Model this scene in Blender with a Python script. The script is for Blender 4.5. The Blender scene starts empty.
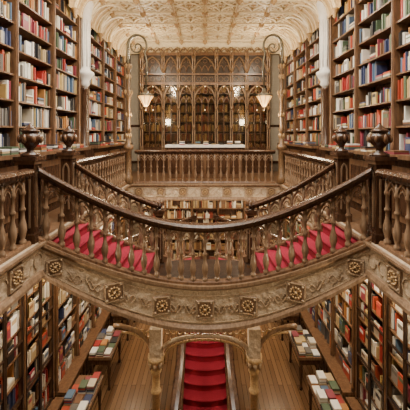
import bpy, math, random
from mathutils import Vector, Matrix
random.seed(7)
E=6.0; UF=4.6; D=bpy.data; C=bpy.context
# ---------------- materials ----------------
def nodes(name):
    m=D.materials.new(name); m.use_nodes=True
    nt=m.node_tree; b=nt.nodes['Principled BSDF']; return m,nt,b
def wood(name,c1,c2,rough=.4,scale=(6,6,1.2),bump=.15,fine=9,carve=0):
    m,nt,b=nodes(name); N=nt.nodes.new; L=nt.links.new
    tc=N('ShaderNodeTexCoord'); mp=N('ShaderNodeMapping'); mp.inputs['Scale'].default_value=scale
    n=N('ShaderNodeTexNoise'); n.inputs['Scale'].default_value=fine*.4; n.inputs['Detail'].default_value=6
    n.inputs['Distortion'].default_value=.8
    r=N('ShaderNodeValToRGB'); r.color_ramp.elements[0].position=.3; r.color_ramp.elements[1].position=.7
    r.color_ramp.elements[0].color=(*c1,1); r.color_ramp.elements[1].color=(*c2,1)
    bp=N('ShaderNodeBump'); bp.inputs['Strength'].default_value=bump; bp.inputs['Distance'].default_value=.02
    L(tc.outputs['Object'],mp.inputs[0]); L(mp.outputs[0],n.inputs['Vector']); L(n.outputs[0],r.inputs[0])
    L(r.outputs[0],b.inputs['Base Color']); L(n.outputs[0],bp.inputs['Height'])
    if carve:
        v=N('ShaderNodeTexVoronoi'); v.inputs['Scale'].default_value=carve; v.feature='SMOOTH_F1'
        b2=N('ShaderNodeBump'); b2.inputs['Strength'].default_value=.9; b2.inputs['Distance'].default_value=.03; b2.invert=True
        L(tc.outputs['Object'],v.inputs['Vector']); L(v.outputs['Distance'],b2.inputs['Height'])
        L(bp.outputs[0],b2.inputs['Normal']); L(b2.outputs[0],b.inputs['Normal'])
    else: L(bp.outputs[0],b.inputs['Normal'])
    b.inputs['Roughness'].default_value=rough; return m
def flat(name,c,rough=.6,metal=0,emit=None,es=0):
    m,nt,b=nodes(name); N=nt.nodes.new; L=nt.links.new
    n=N('ShaderNodeTexNoise'); n.inputs['Scale'].default_value=12
    r=N('ShaderNodeValToRGB'); r.color_ramp.elements[0].color=(*[x*.82 for x in c],1); r.color_ramp.elements[1].color=(*[min(1,x*1.12) for x in c],1)
    tc=N('ShaderNodeTexCoord'); L(tc.outputs['Object'],n.inputs['Vector'])
    L(n.outputs[0],r.inputs[0]); L(r.outputs[0],b.inputs['Base Color'])
    b.inputs['Roughness'].default_value=rough; b.inputs['Metallic'].default_value=metal
    if emit: b.inputs['Emission Color'].default_value=(*emit,1); b.inputs['Emission Strength'].default_value=es
    return m
DK=wood('dark_wood',(.03,.013,.007),(.095,.045,.023),.26)
BLK=wood('ebonised_wood',(.015,.008,.005),(.045,.022,.012),.35)
MD=wood('mid_wood',(.08,.038,.019),(.21,.112,.056),.32)
BALM=wood('baluster_wood',(.14,.082,.045),(.31,.2,.12),.28)
TAN=wood('carved_tan',(.36,.265,.17),(.60,.47,.33),.45,(5,5,5),.5,18,12)
GOLD=wood('gilt_carving',(.27,.155,.06),(.55,.36,.17),.4,(8,8,8),.6,12)
BRZ=wood('bronzed_carving',(.08,.042,.018),(.26,.15,.07),.35,(8,8,8),.6,12)
VINE=wood('carved_relief',(.26,.175,.10),(.48,.35,.22),.4,(8,8,8),.6,12)
CREAM=flat('cream_plaster',(.40,.35,.28),.6)
CEIL=wood('ceiling_panel',(.42,.28,.12),(.58,.41,.20),.6,(3,3,3),.4,10)
RIB=wood('ceiling_rib',(.72,.58,.35),(.86,.72,.47),.5,(3,3,3),.3,10)
RED=wood('red_carpet',(.20,.003,.017),(.36,.008,.035),.85,(20,20,20),.2,20)
WALL=wood('wall_panel',(.12,.085,.055),(.2,.15,.10),.7,(2,2,2),.2)
WHITE=flat('white_paint',(.76,.73,.68),.5)
IRON=flat('patina_iron',(.16,.14,.10),.4,.6)
SHADE=flat('lamp_glass',(.9,.6,.28),.3,0,(1,.5,.14),2.2)
BULB=flat('display_bulb',(.9,.85,.7),.3,0,(1,.8,.5),7)
def planks():
    m,nt,b=nodes('plank_floor'); N=nt.nodes.new; L=nt.links.new
    tc=N('ShaderNodeTexCoord'); mp=N('ShaderNodeMapping'); mp.inputs['Rotation'].default_value=(0,0,math.pi/2)
    br=N('ShaderNodeTexBrick'); br.inputs['Color1'].default_value=(.15,.078,.036,1); br.inputs['Color2'].default_value=(.26,.145,.07,1)
    br.inputs['Mortar'].default_value=(.03,.014,.008,1); br.inputs['Scale'].default_value=1
    br.inputs['Brick Width'].default_value=1.6; br.inputs['Row Height'].default_value=.11; br.inputs['Mortar Size'].default_value=.004
    L(tc.outputs['Object'],mp.inputs[0]); L(mp.outputs[0],br.inputs['Vector']); L(br.outputs['Color'],b.inputs['Base Color'])
    b.inputs['Roughness'].default_value=.25; return m
FLOOR=planks()
def glass(name,k,col):
    m,nt,b=nodes(name); N=nt.nodes.new; L=nt.links.new
    t=N('ShaderNodeBsdfTransparent'); g=N('ShaderNodeBsdfGlossy'); g.inputs['Roughness'].default_value=.08
    x=N('ShaderNodeMixShader'); x.inputs[0].default_value=k
    t.inputs[0].default_value=(*col,1)
    L(t.outputs[0],x.inputs[1]); L(g.outputs[0],x.inputs[2]); L(x.outputs[0],nt.nodes['Material Output'].inputs[0]); return m
GLASS=glass('cabinet_glass',.06,(.85,.8,.7))
bc=[(.62,.57,.48),(.54,.47,.36),(.72,.69,.62),(.34,.03,.025),(.42,.07,.035),(.04,.055,.13),(.09,.15,.24),(.02,.02,.024),(.03,.026,.026),
    (.44,.32,.17),(.08,.12,.07),(.44,.2,.06),(.24,.22,.2),(.78,.76,.72),(.17,.08,.04),(.12,.11,.1),(.5,.36,.14),(.24,.04,.06)]
BOOK=[flat('book_cover_%d'%i,c,.45) for i,c in enumerate(bc)]
LB=BOOK+[BOOK[0],BOOK[2],BOOK[13],BOOK[1],BOOK[9]]
wb=[(.3,.17,.07),(.18,.09,.04),(.42,.27,.12),(.22,.04,.02),(.5,.38,.2),(.09,.05,.03),(.12,.07,.04)]
OLD=[flat('old_binding_%d'%i,c,.5) for i,c in enumerate(wb)]
# ---------------- mesh builder ----------------
class B:
    def __init__(s): s.v=[];s.f=[];s.m=[];s.sm=[];s.mats=[];s.M=None
    def mi(s,mat):
        if mat not in s.mats: s.mats.append(mat)
        return s.mats.index(mat)
    def add(s,vs,fs,mat,smooth=False):
        o=len(s.v); k=s.mi(mat)
        if s.M is not None: vs=[s.M@Vector(p) for p in vs]
        s.v+= [tuple(p) for p in vs]
        for f in fs: s.f.append([o+i for i in f]); s.m.append(k); s.sm.append(smooth)
    def box(s,x0,x1,y0,y1,z0,z1,mat):
        s.add([(x0,y0,z0),(x1,y0,z0),(x1,y1,z0),(x0,y1,z0),(x0,y0,z1),(x1,y0,z1),(x1,y1,z1),(x0,y1,z1)],
          [(0,3,2,1),(4,5,6,7),(0,1,5,4),(1,2,6,5),(2,3,7,6),(3,0,4,7)],mat)
    def prism(s,pts,t,mat):
        n=len(pts); vs=[tuple(p) for p in pts]+[(p[0],p[1],p[2]-t) for p in pts]
        s.add(vs,[tuple(range(n)),tuple(range(2*n-1,n-1,-1))]+[(i,i+n,(i+1)%n+n,(i+1)%n) for i in range(n)],mat)
    def lathe(s,cx,cy,cz,prof,seg,mat,smooth=True,T=None):
        vs=[];fs=[];n=len(prof)
        for r,z in prof:
            for k in range(seg):
                a=2*math.pi*(k+.5)/seg; p=(r*math.cos(a),r*math.sin(a),z)
                if T is not None: p=T@Vector(p)
                vs.append((cx+p[0],cy+p[1],cz+p[2]))
        for i in range(n-1):
            for k in range(seg):
                k2=(k+1)%seg; fs.append((i*seg+k,i*seg+k2,(i+1)*seg+k2,(i+1)*seg+k))
        fs.append(tuple(range(seg-1,-1,-1))); fs.append(tuple((n-1)*seg+k for k in range(seg)))
        s.add(vs,fs,mat,smooth)
    def sweep(s,path,sec,mat,smooth=False):
        P=[Vector(p) for p in path]; n=len(P); m=len(sec(0) if callable(sec) else sec); vs=[];fs=[]
        for i in range(n):
            t=P[min(i+1,n-1)]-P[max(i-1,0)]; t.z=0; t.normalize(); l=Vector((t.y,-t.x,0))
            ss=sec(i/(n-1)) if callable(sec) else sec
            for a,b in ss: vs.append(P[i]+l*a+Vector((0,0,b)))
        for i in range(n-1):
            for k in range(m):
                k2=(k+1)%m; fs.append((i*m+k,i*m+k2,(i+1)*m+k2,(i+1)*m+k))
        fs.append(tuple(range(m-1,-1,-1))); fs.append(tuple((n-1)*m+k for k in range(m)))
        s.add(vs,fs,mat,smooth)
    def tube(s,path,r,mat,seg=6,smooth=True):
        P=[Vector(p) for p in path]; n=len(P); vs=[];fs=[]; ref=None
        for i in range(n):
            t=(P[min(i+1,n-1)]-P[max(i-1,0)]).normalized()
            if ref is None: ref=Vector((0,1,0)) if abs(t.y)<.8 else Vector((1,0,0))
            u=(ref-t*ref.dot(t)).normalized(); w=t.cross(u); ref=u
            rr=r[i] if isinstance(r,(list,tuple)) else r
            for k in range(seg):
                a=2*math.pi*(k+.5)/seg; vs.append(P[i]+u*rr*math.cos(a)+w*rr*math.sin(a))
        for i in range(n-1):
            for k in range(seg):
                k2=(k+1)%seg; fs.append((i*seg+k,i*seg+k2,(i+1)*seg+k2,(i+1)*seg+k))
        fs.append(tuple(range(seg-1,-1,-1))); fs.append(tuple((n-1)*seg+k for k in range(seg)))
        s.add(vs,fs,mat,smooth and seg>4)
    def obj(s,name,parent=None):
        me=D.meshes.new(name); me.from_pydata(s.v,[],s.f)
        for m in s.mats: me.materials.append(m)
        me.polygons.foreach_set('material_index',s.m); me.polygons.foreach_set('use_smooth',s.sm); me.update()
        o=D.objects.new(name,me); C.collection.objects.link(o)
        if parent: o.parent=parent
        return o
def empty(name):
    o=D.objects.new(name,None); C.collection.objects.link(o); o.empty_display_size=.1; return o
def arch(x0,x1,z0,h,n=6):
    w=x1-x0; L=[(x1-w*math.cos(math.radians(60)*i/n), z0+h*math.sin(math.radians(60)*i/n)/.866) for i in range(n+1)]
    return L+[(x0+x1-x,z) for x,z in reversed(L[:-1])]
def ring(cx,y,cz,r,n=10): return [(cx+r*math.cos(t),y,cz+r*math.sin(t)) for t in [math.pi*2*j/n for j in range(n+1)]]
# ---------------- room shell ----------------
b=B(); b.box(-3.5,3.5,-1.6,11.9,-.15,0,FLOOR); b.obj('floor')
b=B(); b.box(-3.5,-3.34,-1.6,11.9,0,9.7,WALL); b.obj('wall_left')
b=B(); b.box(3.34,3.5,-1.6,11.9,0,9.7,WALL); b.obj('wall_right')
b=B(); b.box(-3.34,3.34,11.72,11.9,0,9.7,WALL)
for sx in (-1,1):
    x0,x1=sorted((sx*2.45,sx*2.95))
    b.box(x0,x1,11.66,11.72,4.9,9.2,DK); b.box(x0+.06,x1-.06,11.64,11.67,5.0,6.3,CREAM); b.box(x0+.06,x1-.06,11.64,11.67,6.4,9.1,CREAM)
b.obj('wall_back')
b=B(); b.box(-3.34,3.34,-1.75,-1.6,0,9.7,WALL); b.obj('wall_front')
b=B()
for x0,x1 in ((-3.34,-2.2),(2.2,3.34)): b.box(x0,x1,-1.6,11.72,4.2,UF,MD)
b.box(-2.2,2.2,8.6,11.72,4.2,UF,MD); b.box(-2.2,2.2,-1.6,.2,4.2,UF,MD)
b.obj('floor_gallery')
# ceiling with skylight opening
b=B(); CZ=9.46
b.box(-3.34,-1.7,-1.6,11.72,CZ,CZ+.15,CEIL); b.box(1.7,3.34,-1.6,11.72,CZ,CZ+.15,CEIL)
b.box(-1.7,1.7,6.6,11.72,CZ,CZ+.15,CEIL); b.box(-1.7,1.7,-1.6,1.6,CZ,CZ+.15,CEIL)
for i in range(8): b.box(-1.7+i*3.4/7-.02,-1.7+i*3.4/7+.02,1.6,6.6,CZ,CZ+.08,RIB)
for i in range(11): b.box(-1.7,1.7,1.6+i*.5-.02,1.6+i*.5+.02,CZ,CZ+.08,RIB)
b.obj('ceiling')
b=B(); cw=.86; cl=.82; nx=6; X0=-cw*3; Z=CZ-.005
ys=[6.7+i*cl for i in range(7)]
for i in range(nx+1):
    X=X0+i*cw; b.box(X-.03,X+.03,6.6,11.6,Z-.09,Z,RIB); b.box(X-.015,X+.015,6.6,11.6,Z-.11,Z-.09,GOLD)
for y in ys: b.box(-2.9,2.9,y-.03,y+.03,Z-.09,Z,RIB)
for i in range(nx):
    for y in ys[:-1]:
        cx=X0+cw*(i+.5); cy=y+cl/2
        for k in range(4):
            sx,sy=((-1,-1),(1,-1),(1,1),(-1,1))[k]
            ox,oy=cx+sx*cw/2,cy+sy*cl/2
            for rr,tr in ((.49,.032),(.33,.02),(.18,.02)):
                b.tube([(ox-sx*rr*cw*math.cos(a),oy-sy*rr*cl*math.sin(a),Z-.03) for a in [math.pi/2*j/7 for j in range(8)]],tr,RIB,4)
            for an in (22,45,68):
                a=math.radians(an); b.tube([(ox,oy,Z-.05),(ox-sx*.49*cw*math.cos(a),oy-sy*.49*cl*math.sin(a),Z-.02)],.017,RIB,4)
        b.tube([(cx+.1*math.cos(t),cy+.1*math.sin(t),Z-.02) for t in [math.pi*2*j/10 for j in range(11)]],.02,RIB,4)
        b.lathe(cx,cy,Z-.07,[(.01,0),(.03,.02),(.055,.04),(.06,.07)],8,GOLD)
        b.lathe(cx-cw/2,cy-cl/2,Z-.19,[(.02,0),(.05,.03),(.09,.08),(.07,.16)],8,GOLD)
CW,CH=.72,.66
cv=[(0,0)]+[(CW*(1-math.cos(a)),-CH+CH*math.sin(a)) for a in [math.pi/2*j/8 for j in range(9)]]
b.sweep([(-2.95,6.5,Z),(-2.95,11.6,Z)],cv,CEIL,False); b.sweep([(2.95,11.6,Z),(2.95,6.5,Z)],cv,CEIL,False)
for sx in (-1,1):
    for j in range(24):
        y=6.7+j*.205; big=j%4==0
        P=[(sx*(2.94-CW*(1-math.cos(a))),y,Z-CH-.01+CH*math.sin(a)) for a in [math.pi/2*q/8 for q in range(9)]]
        b.tube(P,.055 if big else .018,RIB,4)
        if big:
            b.lathe(sx*2.9,y,Z-CH-.2,[(.01,0),(.05,.05),(.04,.1),(.08,.16),(.09,.22)],8,GOLD)
            if j+4<24:  # pointed arches spanning between brackets on the cove
                pts=[]
                for q in range(17):
                    t=q/16; h=math.sin(math.pi*t)**.7; a=math.pi/2*h*.85
                    pts.append((sx*(2.93-CW*(1-math.cos(a))),y+.82*t,Z-CH-.02+CH*math.sin(a)))
                b.tube(pts,.035,RIB,4)
b.obj('trim_7')
b=B(); b.sweep([(-2.95,11.34,Z),(2.95,11.34,Z)],[(0,0),(0,-.4),(.08,-.36),(.1,-.2),(.22,-.06),(.26,0)],RIB)
for i in range(24):
    X=-2.9+i*.25; b.tube([(p[0],11.22,p[1]) for p in arch(X,X+.22,Z-.36,.2,4)],.018,GOLD,4)
b.obj('trim_3')
# ---------------- gallery fascias ----------------
def medallion(b,c,R,r):
    T=R@Matrix(((0,0,1),(1,0,0),(0,1,0)))
    def P(o,a,u): return Vector(c)+R@Vector((o,a,u))
    q=[(-r,-r),(r,-r),(r,r),(-r,r)]
    vs=[P(0,a,u) for a,u in q]+[P(.02,a*.92,u*.92) for a,u in q]
    b.add(vs,[(4,5,6,7),(0,1,5,4),(1,2,6,5),(2,3,7,6),(3,0,4,7)],BALM)
    b.tube([P(.022,a*.88,u*.88) for a,u in q+[q[0]]],.012,VINE,4)
    for k in range(12):
        an=math.pi/6*k; pr=[(.001,0),(r*.11,.008),(r*.12,.02),(.001,.03)]
        cc=P(.018,r*.52*math.cos(an),r*.52*math.sin(an)); b.lathe(cc.x,cc.y,cc.z,pr,6,GOLD,True,T)
    for k in range(4):
        an=math.pi/2*k+math.pi/4
        b.tube([P(.03,r*(.1+.28*j/5)*math.cos(an+.25*math.sin(j)),r*(.1+.28*j/5)*math.sin(an+.25*math.sin(j))) for j in range(6)],.011,GOLD,4)
    cc=P(.015,0,0); b.lathe(cc.x,cc.y,cc.z,[(r*.18,0),(r*.15,.02),(r*.08,.035),(.001,.038)],8,GOLD,True,T)
    for a,u in q:
        cc=P(.018,a*.7,u*.7); b.lathe(cc.x,cc.y,cc.z,[(r*.15,0),(r*.12,.015),(.001,.022)],6,VINE,True,T)
def fascia(name,p0,p1,n):
    b=B(); P0=Vector(p0);P1=Vector(p1); path=[P0,P1]
    b.sweep(path,[(0,0),(.05,0),(.05,-.42),(0,-.42)],TAN)
    b.sweep(path,[(.05,0),(.11,0),(.11,-.03),(.07,-.07),(.05,-.07)],BALM)
    b.sweep(path,[(.05,-.36),(.08,-.37),(.1,-.42),(.1,-.46),(0,-.46),(0,-.42),(.05,-.42)],BALM)
    t=(P1-P0); Ln=t.length; t.normalize(); l=Vector((t.y,-t.x,0))
    R=Matrix((l,t,Vector((0,0,1)))).transposed()
    for i in range(n):
        c=P0+t*(Ln*(i+.5)/n)
        medallion(b,c+l*.05+Vector((0,0,-.215)),R,.13)
        for sg in (-1,1):
            q=c+t*sg*(Ln/n*.33)+l*.055
            b.tube([q+t*(.09*math.cos(a))+Vector((0,0,-.215+.09*math.sin(a)*(-sg))) for a in [math.pi*1.5*j/9 for j in range(10)]],.012,VINE,4)
    return b.obj(name)
fascia('trim_4',(-2.2,.3,UF),(-2.2,8.54,UF),12)
fascia('trim_5',(2.2,8.54,UF),(2.2,.3,UF),12)
fascia('trim_6',(-2.2,8.6,UF),(2.2,8.6,UF),7)
# ---------------- balustrades ----------------
BAL=[(.036,0),(.036,.07),(.022,.09),(.03,.14),(.043,.22),(.04,.3),(.022,.4),(.018,.5),(.03,.525),(.03,.55),(.018,.575),(.017,.74),(.03,.77),(.032,.8),(.022,.83),(.022,1)]
def balustrade(b,pts,spacing=.18,H=.97,k=1.0,seg=8,hr=1.0):
    P=[Vector(p) for p in pts]
    L=[0]
    for i in range(1,len(P)): L.append(L[-1]+(Vector((P[i].x,P[i].y,0))-Vector((P[i-1].x,P[i-1].y,0))).length)
    def at(s):
        for i in range(1,len(P)):
            if s<=L[i]+1e-9:
                t=(s-L[i-1])/(L[i]-L[i-1]) if L[i]>L[i-1] else 0; return P[i-1].lerp(P[i],t)
        return P[-1]
    n=max(2,round(L[-1]/spacing)); sp=L[-1]/n
    b.sweep(P,[(-.05,0),(.05,0),(.05,.035),(.03,.06),(-.03,.06),(-.05,.035)],MD)
    b.sweep(P,[(a*hr,H+(z*hr)) for a,z in [(-.035,-.11),(.035,-.11),(.035,-.08),(.075,-.07),(.085,-.035),(.06,-.005),(0,.005),(-.06,-.005),(-.085,-.035),(-.075,-.07),(-.035,-.08)]],DK)
    h=H-.15
    for i in range(n):
        c=at(sp*(i+.5)); b.lathe(c.x,c.y,c.z+.04,[(r*k,z*h) for r,z in BAL],seg,BALM)
    for i in range(n-1):
        c0=at(sp*(i+.5)); c1=at(sp*(i+1.5))
        A=arch(0,1,H-.30,.16,4)
        b.tube([c0.lerp(c1,a)+Vector((0,0,z)) for a,z in A],.019,BALM,4)
        b.tube([c0.lerp(c1,a)+Vector((0,0,z)) for a,z in arch(.22,.78,H-.30,.09,3)],.01,BALM,4)
        m=c0.lerp(c1,.5)
        b.tube([m+Vector((0,0,H-.16)),m+Vector((0,0,H-.1))],.02,BALM,4)
def line(p0,p1,n=2): return [Vector(p0).lerp(Vector(p1),i/(n-1)) for i in range(n)]
for sx in (-1,1):
    X=sx*2.25
    b=B(); balustrade(b,line((X,5.09,UF),(X,8.44,UF))); b.obj('gallery_balustrade')
    b=B(); balustrade(b,line((X,.3,UF),(X,3.8,UF)),.2,.97,1.15,10,1.15); b.obj('gallery_balustrade')
b=B(); balustrade(b,line((-2.02,8.66,UF),(2.02,8.66,UF))); b.obj('gallery_balustrade')
stair=empty('grand_staircase')
def newel(x,y,z,s=.11,H=1.12,fin=.44,name='newel_post'):
    b=B()
    b.box(x-s-.03,x+s+.03,y-s-.03,y+s+.03,z,z+.12,DK)
    b.box(x-s,x+s,y-s,y+s,z+.12,z+H-.1,DK)
    for dx,dy in ((1,0),(-1,0),(0,1),(0,-1)):
        for kk in (-1,1):
            px=x+dx*(s+.008); py=y+dy*(s+.008)
            ox,oy=(0,kk*s*.5) if dx else (kk*s*.5,0)
            b.tube([(px+ox,py+oy,z+.2),(px+ox,py+oy,z+H-.3)],.014,BALM,4)
        A=arch(-s*.5,s*.5,z+H-.3,.12,4)
        b.tube([(x+dx*(s+.008)+(0 if dx else a),y+dy*(s+.008)+(a if dx else 0),zz) for a,zz in A],.014,BALM,4)
    b.box(x-s-.025,x+s+.025,y-s-.025,y+s+.025,z+H-.1,z+H-.05,MD)
    b.box(x-s-.045,x+s+.045,y-s-.045,y+s+.045,z+H-.05,z+H,DK)
    f=[(.12,0),(.12,.03),(.05,.06),(.045,.1),(.075,.14),(.12,.19),(.14,.25),(.135,.29),(.1,.31),(.1,.33),(.125,.35),(.09,.37),(.05,.40),(.02,.44),(.005,.46)]
    b.lathe(x,y,z+H,[(r*s/.1,zz*fin/.46) for r,zz in f],12,DK)
    for k in range(8):
        a=math.pi/4*k; b.lathe(x+.13*s/.1*math.cos(a),y+.13*s/.1*math.sin(a),z+H+.18*fin/.46,[(.005,0),(.028*s/.11,.03),(.03*s/.11,.07),(.005,.12)],6,MD)
    return b.obj(name,stair)
for sx in (-1,1):
    newel(sx*2.31,3.97,UF,.1); newel(sx*2.25,4.95,UF,.09)
# ---------------- staircase ----------------
def near(u,dz=0): return Vector((2.2*u,3.95+.85*(1-u*u),UF-1.0*(1-u*u)+dz))
def far(u,dz=0): return Vector((2.14*u,4.95+.8*(1-u*u),UF-1.0*(1-u*u)+dz))
U=[-1+2*i/48 for i in range(49)]
b=B()
ws=lambda t:.40+.27*(1-(2*t-1)**2)
pn=[near(u) for u in U]
b.sweep(pn,lambda t:[(-.05,.0),(.05,.0),(.05,-ws(t)),(-.05,-ws(t))],TAN)
b.sweep(pn,[(-.07,.02),(.10,.02),(.10,-.02),(.05,-.07),(-.07,-.07)],BALM)
b.sweep(pn,lambda t:[(-.07,-ws(t)-.03),(.10,-ws(t)-.03),(.10,-ws(t)+.02),(.05,-ws(t)+.07),(-.07,-ws(t)+.07)],BALM)
for q in (.22,.84):
    b.sweep(pn,lambda t:[(.04,-ws(t)*q),(.065,-ws(t)*q),(.065,-ws(t)*q-.015),(.04,-ws(t)*q-.015)],VINE)
b.obj('front_stringer',stair)
b=B()
for u in (-.93,-.62,-.31,0,.31,.62,.93):
    p=near(u); q=near(u+.02)-near(u-.02); q.z=0; q.normalize(); l=Vector((q.y,-q.x,0))
    R=Matrix((l,q,Vector((0,0,1)))).transposed()
    w=ws((u+1)/2); medallion(b,p+l*.05+Vector((0,0,-w*.53)),R,.145 if abs(u)<.9 else .11)
for u0 in (-.775,-.465,-.155,.155,.465,.775):
    for sg in (-1,1):
        for ph in (0,2.2):
            pts=[]
            for j in range(14):
                a=j/13; uu=u0+sg*(.01+.075*a); w=ws((uu+1)/2)
                p=near(uu); pts.append(p+Vector((0,-.062,-w*.55+.07*math.sin(a*6.0+ph)*(1-a*.3))))
            b.tube(pts,.010,VINE,4)
b.obj('stringer_carvings',stair)
b=B(); NS=7; UL=.44
for sg in (-1,1):
    us=[1-(1-UL)*i/NS for i in range(NS+1)]
    for i in range(NS):
        u0,u1=us[i]*sg,us[i+1]*sg
        z=UF-1.0*(1-((us[i]+us[i+1])/2)**2)
        q=[near(u0),near(u1),far(u1),far(u0)]
        if sg>0: q=q[::-1]
        pts=[(p.x,p.y,z) for p in q]
        b.prism(pts,.2,RED)
        e0=[near(u1),far(u1)]
        b.tube([(e0[0].x,e0[0].y+.05,z-.015),(e0[1].x,e0[1].y-.05,z-.015)],.022,RED,6)
b.obj('upper_treads',stair)
b=B(); uu=[-UL+2*UL*i/10 for i in range(11)]
top=[near(u) for u in uu]+[far(u) for u in reversed(uu)]
b.prism([(p.x,p.y,3.62) for p in top],.2,BLK)
for i in range(48):
    u0,u1=U[i],U[i+1]; f=-.32
    q=[near(u0,f),near(u1,f),far(u1,f),far(u0,f)]
    b.prism(q,.05,TAN)
b.sweep([far(u) for u in U[:17]],[(-.04,0),(.04,0),(.04,-.42),(-.04,-.42)],MD)
b.sweep([far(u) for u in U[32:]],[(-.04,0),(.04,0),(.04,-.42),(-.04,-.42)],MD)
b.obj('landing_and_soffit',stair)
b=B(); balustrade(b,[near(u,.02) for u in U],.195,.96,1.2,10,1.2); b.obj('front_balustrade',stair)
b=B(); balustrade(b,[far(u,.0) for u in U[0:15]],.19,.96); balustrade(b,[far(u,.0) for u in U[34:]],.19,.96); b.obj('rear_balustrade',stair)
for sx in (-1,1): newel(far(sx*.4).x,far(sx*.4).y+.02,3.5,.06,1.1,.16,'mid_newel')
def bez(P,t):
    P=[Vector(p) for p in P]
    while len(P)>1: P=[P[i].lerp(P[i+1],t) for i in range(len(P)-1)]
    return P[0]
b=B()
for sx in (-1,1):
    ctr=[(sx*.42,5.6,3.6),(sx*.7,6.3,3.4),(sx*2.0,6.5,2.9),(sx*1.9,7.8,2.3),(sx*.4,7.9,1.95)]
    N=11; pts=[bez(ctr,i/N) for i in range(N+1)]
    def side(i,w):
        t=pts[min(i+1,N)]-pts[max(i-1,0)]; t.z=0; t.normalize(); return pts[i]+Vector((t.y,-t.x,0))*w
    for i in range(N):
        z=(3.6-(i+.5)*(1.65/N))
        q=[side(i,-.4),side(i,.4),side(i+1,.4),side(i+1,-.4)]
        b.prism([(p.x,p.y,z) for p in q],.2,RED)
    for w in (-.42,.42):
        e=[side(i,w) for i in range(N+1)]
        e=[Vector((p.x,p.y,3.6-i*1.65/N)) for i,p in enumerate(e)]
        b.sweep(e,[(-.03,.06),(.03,.06),(.03,-.38),(-.03,-.38)],MD)
        b.sweep(e,[(-.05,-.30),(.05,-.30),(.05,-.42),(-.05,-.42)],GOLD)
        balustrade(b,[p+Vector((0,0,.06)) for p in e[1:-2]],.2,.85,.9,6)
b.box(-.6,.6,7.3,8.4,1.75,1.95,RED); b.obj('curling_flights',stair)
b=B(); NS=15; y0=4.25; y1=7.3
for i in range(NS):
    z=(i+1)*1.95/NS; ya=y0+(y1-y0)*i/NS; w=.41+.12*max(0,(1-i/6))
    n=8; pts=[(-w+2*w*j/n, ya-.07*math.sin(math.pi*j/n),z) for j in range(n+1)]+[(w,ya+.32,z),(-w,ya+.32,z)]
    b.prism(pts,.13,RED)
    b.tube([(p[0],p[1],z-.015) for p in pts[:n+1]],.02,RED,6)
b.obj('lower_treads',stair)
b=B()
for sx in (-1,1):
    e=[Vector((sx*(.46+.12*max(0,1-t*2.5)),y0+(y1-y0)*t,.1+1.9*t)) for t in [i/12 for i in range(13)]]
    b.sweep(e,[(-.04,.12),(.04,.12),(.04,-.2),(-.04,-.2)],DK)
    balustrade(b,[p+Vector((0,0,.1)) for p in e],.19,.8,.9,6)
    b.box(sx*.46-.08,sx*.46+.08,7.35,7.5,0,3.1,DK)
b.obj('lower_balustrade',stair)
# columns and arch beneath bridge
b=B()
for sx in (-1,1):
    x,y=sx*.78,4.78
    b.lathe(x,y,0,[(.14,0),(.14,.15),(.1,.2),(.09,.3),(.065,.35),(.06,1.9),(.085,1.93),(.06,1.96),(.062,2.2),(.09,2.25),(.07,2.28),(.09,2.36),(.13,2.44),(.13,2.5)],12,GOLD)
    for k in range(8):
        a=math.pi/4*k; b.lathe(x+.1*math.cos(a),y+.1*math.sin(a),2.3,[(.004,0),(.025,.05),(.035,.1),(.004,.16)],6,VINE)
    b.box(x-.09,x+.09,y-.09,y+.09,2.5,2.95,TAN)
    for w,r0 in ((.62,.035),(.48,.02)):
        b.tube([(x+sx*(.06+w*(1-math.cos(a))),y,2.5+(w*.75)*math.sin(a)) for a in [math.pi/2*j/8 for j in range(9)]],r0,BALM if w>.5 else GOLD,6)
    for k in range(4): b.tube(ring(x+sx*(.13+.1*k),y,2.82+.035*k,.05-.008*k,8),.014,GOLD,4)
A=[]
for j in range(21):
    a=math.pi*j/20; A.append((-.70*math.cos(a),4.78,2.42+.38*max(0,math.sin(a))**.6))
b.tube(A,.035,TAN,6)
b.tube([(p[0]*.92,p[1],p[2]-.06) for p in A],.018,GOLD,5)
for k in range(13):
    xx=-.6+.1*k; b.tube(ring(xx,4.78,2.865,.04,8),.012,GOLD,4)
    b.lathe(xx+.05,4.78,2.74,[(.004,-.04),(.02,-.01),(.004,.03)],6,GOLD)
b.obj('arch_columns',stair)
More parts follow.
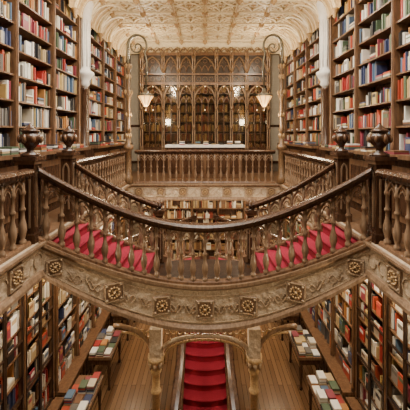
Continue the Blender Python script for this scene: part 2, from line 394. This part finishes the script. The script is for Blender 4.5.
# ---------------- bookcases ----------------
def bookcase(name,M,L,zf,zc,zt,rowh,bay,depth=.3,pal=BOOK,ledge=.22,face=.04,stacks=False,bulbs=False,glz=0):
    par=empty(name); f=B(); f.M=M; g=B(); g.M=M
    f.box(0,L,depth-.03,depth,zf,zt,DK)
    f.box(0,L,-ledge*.6,depth-.03,zf,zc-.06,DK); f.box(0,L,-ledge-.02,depth-.03,zc-.06,zc,MD)
    n=max(1,round(L/bay)); bw=L/n
    for i in range(n+1):
        X=i*bw; w=.035
        f.box(max(0,X-w),min(L,X+w),-.03,depth-.03,zc,zt,MD)
        f.lathe(min(max(X,.03),L-.03),-.035,zc,[(.03,0),(.03,.1),(.018,.13),(.018,(zt-zc)-.2),(.03,(zt-zc)-.15),(.03,(zt-zc))],6,MD)
        if i<n:
            f.box(X+.08,X+bw-.08,-ledge*.6-.02,-ledge*.6,zf+.15,zc-.18,MD)
            f.box(X+.16,X+bw-.16,-ledge*.6-.035,-ledge*.6-.02,zf+.25,zc-.28,DK)
            f.tube([(a,-.02,z) for a,z in arch(X+.03,X+bw-.03,zt-.32,.28,5)],.022,MD,4)
            if bulbs:
                for q in (.3,.7): f.lathe(X+bw*q,-.06,zt-.06,[(.004,0),(.03,.02),(.025,.05)],6,BULB)
            if stacks:
                s=X+.05
                while s<X+bw-.2:
                    if random.random()<.8:
                        k2=random.randint(1,4)
                        for k in range(k2): g.box(s+random.uniform(0,.02),s+.17,-ledge+.01,-.05,zc+k*.028,zc+k*.028+.026,random.choice(pal))
                    s+=.2
            if glz: # glazed door frames
                for a0 in (X+.035,X+bw/2-.03,X+bw/2+.005,X+bw-.06): f.box(a0,a0+.025,-.045,-.015,zc+.02,zt-.3,BLK)
                for zz in (zc+.02,zc+.9,zc+1.8,zt-.34): f.box(X+.035,X+bw-.035,-.045,-.015,zz,zz+.03,BLK)
                for q in (0,1):
                    f.tube([(a,-.035,z) for a,z in arch(X+.04+q*(bw/2-.04),X+bw/2-.01+q*(bw/2-.04),zt-.62,.26,4)],.014,BLK,4)
    nr=max(1,int((zt-zc-.02)/rowh)); rh=(zt-zc)/nr
    for r in range(nr+1):
        z=zc+r*rh; f.box(0,L,0,depth-.03,z-.015,z+.012,MD)
    for i in range(n):
        for r in range(nr):
            s=i*bw+.045; e=(i+1)*bw-.045; z=zc+r*rh+.012; mh=rh-.04
            base=random.uniform(.58,.92)
            while s<e-.03:
                q=random.random()
                if q<.025: s+=random.uniform(.03,.12); continue
                if q<.025+face and e-s>.2:
                    w=random.uniform(.13,.17); h=min(mh,random.uniform(.2,.27))
                    g.box(s,s+w,.01,.04,z,z+h,random.choice(pal))
                    g.box(s+.02,s+w-.02,.006,.01,z+h*.6,z+h*.85,random.choice(pal)); s+=w+.01; continue
                if q<.08+face and e-s>.25:
                    zz=z
                    for k in range(random.randint(2,5)):
                        t=random.uniform(.02,.035)
                        if zz+t>z+mh: break
                        g.box(s+random.uniform(0,.02),s+.2,.02,.2,zz,zz+t,random.choice(pal)); zz+=t
                    s+=.22; continue
                c=random.choice(pal); run=random.randint(1,4) if random.random()<.3 else 1
                for k in range(run):
                    t=random.uniform(.018,.045)
                    if s+t>e: break
                    h=mh*min(1,base+random.uniform(-.14,.14)); d0=random.uniform(.015,.08)
                    g.box(s,s+t-.002,d0,.24,z,z+h,c); s+=t
                if s+.02>e: break
    f.obj('case',par); g.obj('books',par); return par
RL=lambda y:Matrix.Translation((-3.0,y,0))@Matrix.Rotation(math.pi/2,4,'Z')
RR=lambda y:Matrix.Translation((3.0,y,0))@Matrix.Rotation(-math.pi/2,4,'Z')
for (ya,yb) in ((2.4,7.1),(7.6,11.2)):
    bookcase('bookcase',RL(ya),yb-ya,UF,5.72,9.4,.37,1.18,stacks=True,ledge=.28)
    bookcase('bookcase',RR(yb),yb-ya,UF,5.72,9.4,.37,1.18,stacks=True,ledge=.28)
for (ya,yb) in ((3.0,5.9),(6.0,11.1)):
    bookcase('bookcase',RL(ya),yb-ya,0,.85,4.05,.36,1.0,face=.3,pal=LB,bulbs=True,glz=ya<4)
    bookcase('bookcase',RR(yb),yb-ya,0,.85,4.05,.36,1.0,face=.3,pal=LB,bulbs=True,glz=ya<4)
bookcase('bookcase',Matrix.Translation((-2.5,11.38,0)),5.0,0,.85,4.0,.36,1.0,face=.1,pal=OLD+BOOK[:3],bulbs=True)
# pilasters
for sx in (-1,1):
    b=B(); x=sx*3.0
    b.box(min(x,x+sx*.3),max(x,x+sx*.3),7.17,7.53,UF,9.4,MD)
    b.lathe(x-sx*.04,7.35,UF,[(.16,0),(.16,.2),(.1,.26),(.1,1.0),(.14,1.05),(.14,1.12),(.09,1.2),(.085,2.5),(.11,2.55)],10,DK)
    b.lathe(x-sx*.06,7.35,7.12,[(.02,0),(.07,.06),(.12,.12),(.1,.2),(.17,.3),(.21,.36),(.21,.42),(.13,.46),(.12,.52),(.12,1.7),(.16,1.75),(.14,1.8),(.18,2.0),(.21,2.1),(.21,2.28)],12,WHITE)
    for k in range(8):
        a=math.pi/4*k; b.tube([(x-sx*.06+.12*math.cos(a),7.35+.12*math.sin(a),7.66),(x-sx*.06+.12*math.cos(a),7.35+.12*math.sin(a),8.8)],.018,WHITE,5)
    b.obj('pilaster')
# ---------------- rear glazed cabinet ----------------
par=empty('glazed_cabinet'); b=B(); g=B(); gl=B()
b.box(-2.35,2.35,11.6,11.7,UF,9.06,BLK)
xs=[-2.35,-1.55,-.98,-.42,.42,.98,1.55,2.35]
b.box(-2.4,2.4,11.1,11.6,UF,5.35,DK); b.box(-2.45,2.45,11.05,11.6,5.35,5.42,MD)
for i,x in enumerate(xs):
    b.box(x-.065,x+.065,11.14,11.6,5.42,9.0,DK)
    for o in (-.04,.04):
        b.lathe(x+o,11.1,5.42,[(.035,0),(.035,.15),(.02,.2),(.02,2.3),(.035,2.35),(.035,2.45),(.02,2.5),(.02,3.3),(.035,3.35),(.035,3.5),(.02,3.65),(.005,3.85)],8,BALM)
    for z in (6.2,6.9,7.6,8.3,8.8): b.lathe(x,11.07,z,[(.005,0),(.05,.04),(.06,.08),(.02,.14),(.005,.18)],8,BRZ)
b.box(-2.4,2.4,11.08,11.2,7.85,7.95,MD); b.box(-2.4,2.4,11.1,11.25,8.95,9.06,MD); b.box(-2.4,2.4,11.08,11.2,8.22,8.28,MD)
b.box(-2.35,2.35,11.19,11.24,8.28,8.95,BLK); b.box(-2.35,2.35,11.19,11.24,7.95,8.22,BLK)
for i in range(7):
    x0,x1=xs[i]+.065,xs[i+1]-.065; n=3 if x1-x0>.6 else 2
    b.tube([(a,11.13,z) for a,z in arch(x0,x1,7.4,.45,6)],.03,BALM,5)
    b.tube([(a,11.13,z) for a,z in arch(x0,x1,8.4,.5,6)],.03,BRZ,5)
    w=(x1-x0)/n
    for k in range(n):
        b.tube([(a,11.16,z) for a,z in arch(x0+k*w,x0+(k+1)*w,7.15,.25,5)],.018,MD,4)
        b.tube([(a,11.16,z) for a,z in arch(x0+k*w,x0+(k+1)*w,8.35,.25,5)],.018,MD,4)
        if k: b.box(x0+k*w-.018,x0+k*w+.018,11.15,11.2,5.42,7.4,DK)
        cx=x0+(k+.5)*w
        b.tube(ring(cx,11.16,7.6,.07),.014,MD,4)
        b.tube(ring(cx,11.17,8.75,.07),.013,MD,4)
        b.tube(ring(cx,11.17,8.085,.085),.013,BRZ,4)
        b.tube([(a,11.15,z) for a,z in arch(cx-w*.35,cx+w*.35,5.48,.2,4)],.012,MD,4)
    b.box(x0,x1,11.14,11.2,5.42,5.55,DK)
    for z in (6.05,6.6): b.box(x0,x1,11.17,11.195,z-.012,z+.012,DK)
    gl.box(x0,x1,11.21,11.214,5.5,7.85,GLASS)
    for r in range(7):
        z=5.42+r*.36
        b.box(x0,x1,11.28,11.6,z-.015,z+.01,MD); s=x0+.01
        while s<x1-.05:
            t=random.uniform(.025,.06); g.box(s,s+t-.003,11.32,11.55,z+.01,z+random.uniform(.2,.3),random.choice(OLD)); s+=t
    for z in (7.8,6.92): b.lathe((x0+x1)/2,11.25,z,[(.004,0),(.025,.015),(.015,.035)],6,BULB)
for k in range(16):
    X=-2.3+k*.307; b.tube([(a,11.12,z) for a,z in arch(X-.15,X+.15,9.04,.16,4)],.022,BRZ,4); b.lathe(X,11.12,9.12,[(.005,0),(.03,.03),(.005,.1)],6,BRZ)
b.obj('cabinet_frame',par); g.obj('cabinet_books',par); gl.obj('cabinet_glass',par)
# display counter at back
b=B(); b.box(-1.2,1.2,9.7,10.3,UF,5.6,MD); b.box(-1.28,1.28,9.62,10.38,5.6,5.68,WHITE)
for k in range(6):
    b.box(-1.1+k*.38,-.82+k*.38,9.68,9.7,UF+.15,5.45,DK)
b.obj('display_counter')
b=B()
for k in range(9):
    X=-1.1+k*.26
    for j in range(random.randint(1,4)): b.box(X+random.uniform(0,.02),X+.17,9.75,9.98,5.682+j*.03,5.71+j*.03,random.choice(LB))
b.obj('book_stacks')
# ---------------- scroll lamps ----------------
for sx in (-1,1):
    par=empty('scroll_lamp'); b=B(); x=sx*2.2; y=8.62
    b.lathe(x,y,UF,[(.13,0),(.13,.2),(.09,.25),(.09,.95),(.14,1.0),(.14,1.08),(.07,1.15),(.06,1.5),(.1,1.56),(.055,1.62),(.05,2.4),(.08,2.46),(.1,2.55),(.055,2.62),(.045,3.2),(.075,3.26),(.09,3.36),(.03,3.44)],10,BRZ)
    for zz,rr in ((1.3,.07),(1.9,.07),(2.55,.1),(3.0,.06),(3.3,.08)):
        for k in range(6):
            a=math.pi/3*k; b.lathe(x+rr*math.cos(a),y+rr*math.sin(a),UF+zz,[(.004,0),(.025,.04),(.03,.09),(.004,.15)],6,GOLD)
    R=.27; cz=UF+3.95
    pts=[Vector((x,y,UF+3.3)),Vector((x+sx*.02,y,UF+3.6))]
    for j in range(15):
        a=math.pi*.95-math.pi*1.15*j/14
        pts.append(Vector((x-sx*(.25+R*math.cos(a)),y,cz+R*1.2*math.sin(a))))
    pts.append(Vector((x-sx*.53,y,UF+3.5))); pts.append(Vector((x-sx*.5,y,UF+2.7)))
    b.tube(pts,[.04]*8+[.03]*(len(pts)-8),IRON,8)
    sp=[Vector((x-sx*(.25+(.2-.012*j)*math.cos(.55*j+2.6)),y,cz-.02+(.2-.012*j)*math.sin(.55*j+2.6))) for j in range(15)]
    b.tube(sp,.022,IRON,6)
    b.obj('post_and_scroll',par)
    lx=x-sx*.5
    b=B(); b.lathe(lx,y,UF+2.2,[(.02,0),(.05,.02),(.09,.08),(.14,.18),(.2,.27),(.225,.31)],16,SHADE)
    b.obj('glass_shade',par)
    b=B(); b.lathe(lx,y,UF+2.51,[(.235,0),(.24,.03),(.15,.07),(.06,.13),(.05,.2),(.02,.24)],16,IRON); b.lathe(lx,y,UF+2.1,[(.005,0),(.03,.03),(.02,.06),(.04,.11)],8,BRZ)
    for k in range(8):
        a=math.pi/4*k; b.tube([(lx+r*math.cos(a),y+r*math.sin(a),UF+2.2+z) for r,z in ((.03,.0),(.095,.08),(.145,.18),(.205,.27),(.235,.31))],.01,BRZ,4)
    b.obj('lamp_cap',par)
# ---------------- display tables lower ----------------
for sx in (-1,1):
    for yc in (6.0,7.5,9.2):
        b=B(); xc=sx*2.46
        b.box(xc-.27,xc+.27,yc-.5,yc+.5,.74,.8,MD); b.box(xc-.23,xc+.23,yc-.46,yc+.46,.6,.74,DK)
        for dx in (-.2,.2):
            for dy in (-.43,.43): b.lathe(xc+dx,yc+dy,0,[(.035,0),(.025,.1),(.03,.3),(.045,.45),(.03,.55),(.04,.62)],8,DK)
        for i in range(3):
            for j in range(4):
                X=xc-.25+i*.17; Y=yc-.47+j*.235
                for k in range(random.randint(1,7)): b.box(X,X+.145,Y,Y+.2,.8+k*.025,.823+k*.025,random.choice(LB))
        b.obj('display_table')
# ---------------- lights ----------------
def area(name,loc,sx,sy,p,col,rot=(0,0,0)):
    l=D.lights.new(name,'AREA'); l.shape='RECTANGLE'; l.size=sx; l.size_y=sy; l.energy=p; l.color=col
    o=D.objects.new(name,l); o.location=loc; o.rotation_euler=rot; C.collection.objects.link(o)
def point(name,loc,p,col,r=.06):
    l=D.lights.new(name,'POINT'); l.energy=p; l.color=col; l.shadow_soft_size=r
    o=D.objects.new(name,l); o.location=loc; C.collection.objects.link(o)
area('skylight_light',(0,4.1,9.9),3.2,4.8,1000,(1,.94,.84))
for sx in (-1,1):
    point('lamp_light',(sx*1.7,8.62,UF+2.0),75,(1,.8,.52),.15)
    for y in (3.6,5.2,6.8,8.4,10.2):
        point('under_gallery_light',(sx*2.45,y,4.05),95,(1,.83,.57))
    for y in (3.5,6.5,9.6):
        point('gallery_light',(sx*1.9,y,8.6),70,(1,.85,.64),.1)
for x in (-1.3,1.3):
    point('rear_light',(x,9.9,7.9),45,(1,.82,.56),.1); point('rear_lower_light',(x,10.2,4.0),40,(1,.78,.5),.1)
point('stair_fill_light',(0,5.2,3.1),45,(1,.86,.66),.1)  # added fill with no fixture, brightens the shaded red stair below the bridge
w=D.worlds.new('World'); C.scene.world=w; w.use_nodes=True
w.node_tree.nodes['Background'].inputs[0].default_value=(1,.96,.9,1); w.node_tree.nodes['Background'].inputs[1].default_value=.8
# ---------------- camera ----------------
cam=D.cameras.new('camera'); cam.lens=36*300/410; cam.sensor_width=36; cam.shift_y=-70/410; cam.clip_start=.05
o=D.objects.new('camera',cam); o.location=(0,0,E); o.rotation_euler=(math.pi/2,0,0); C.collection.objects.link(o); C.scene.camera=o
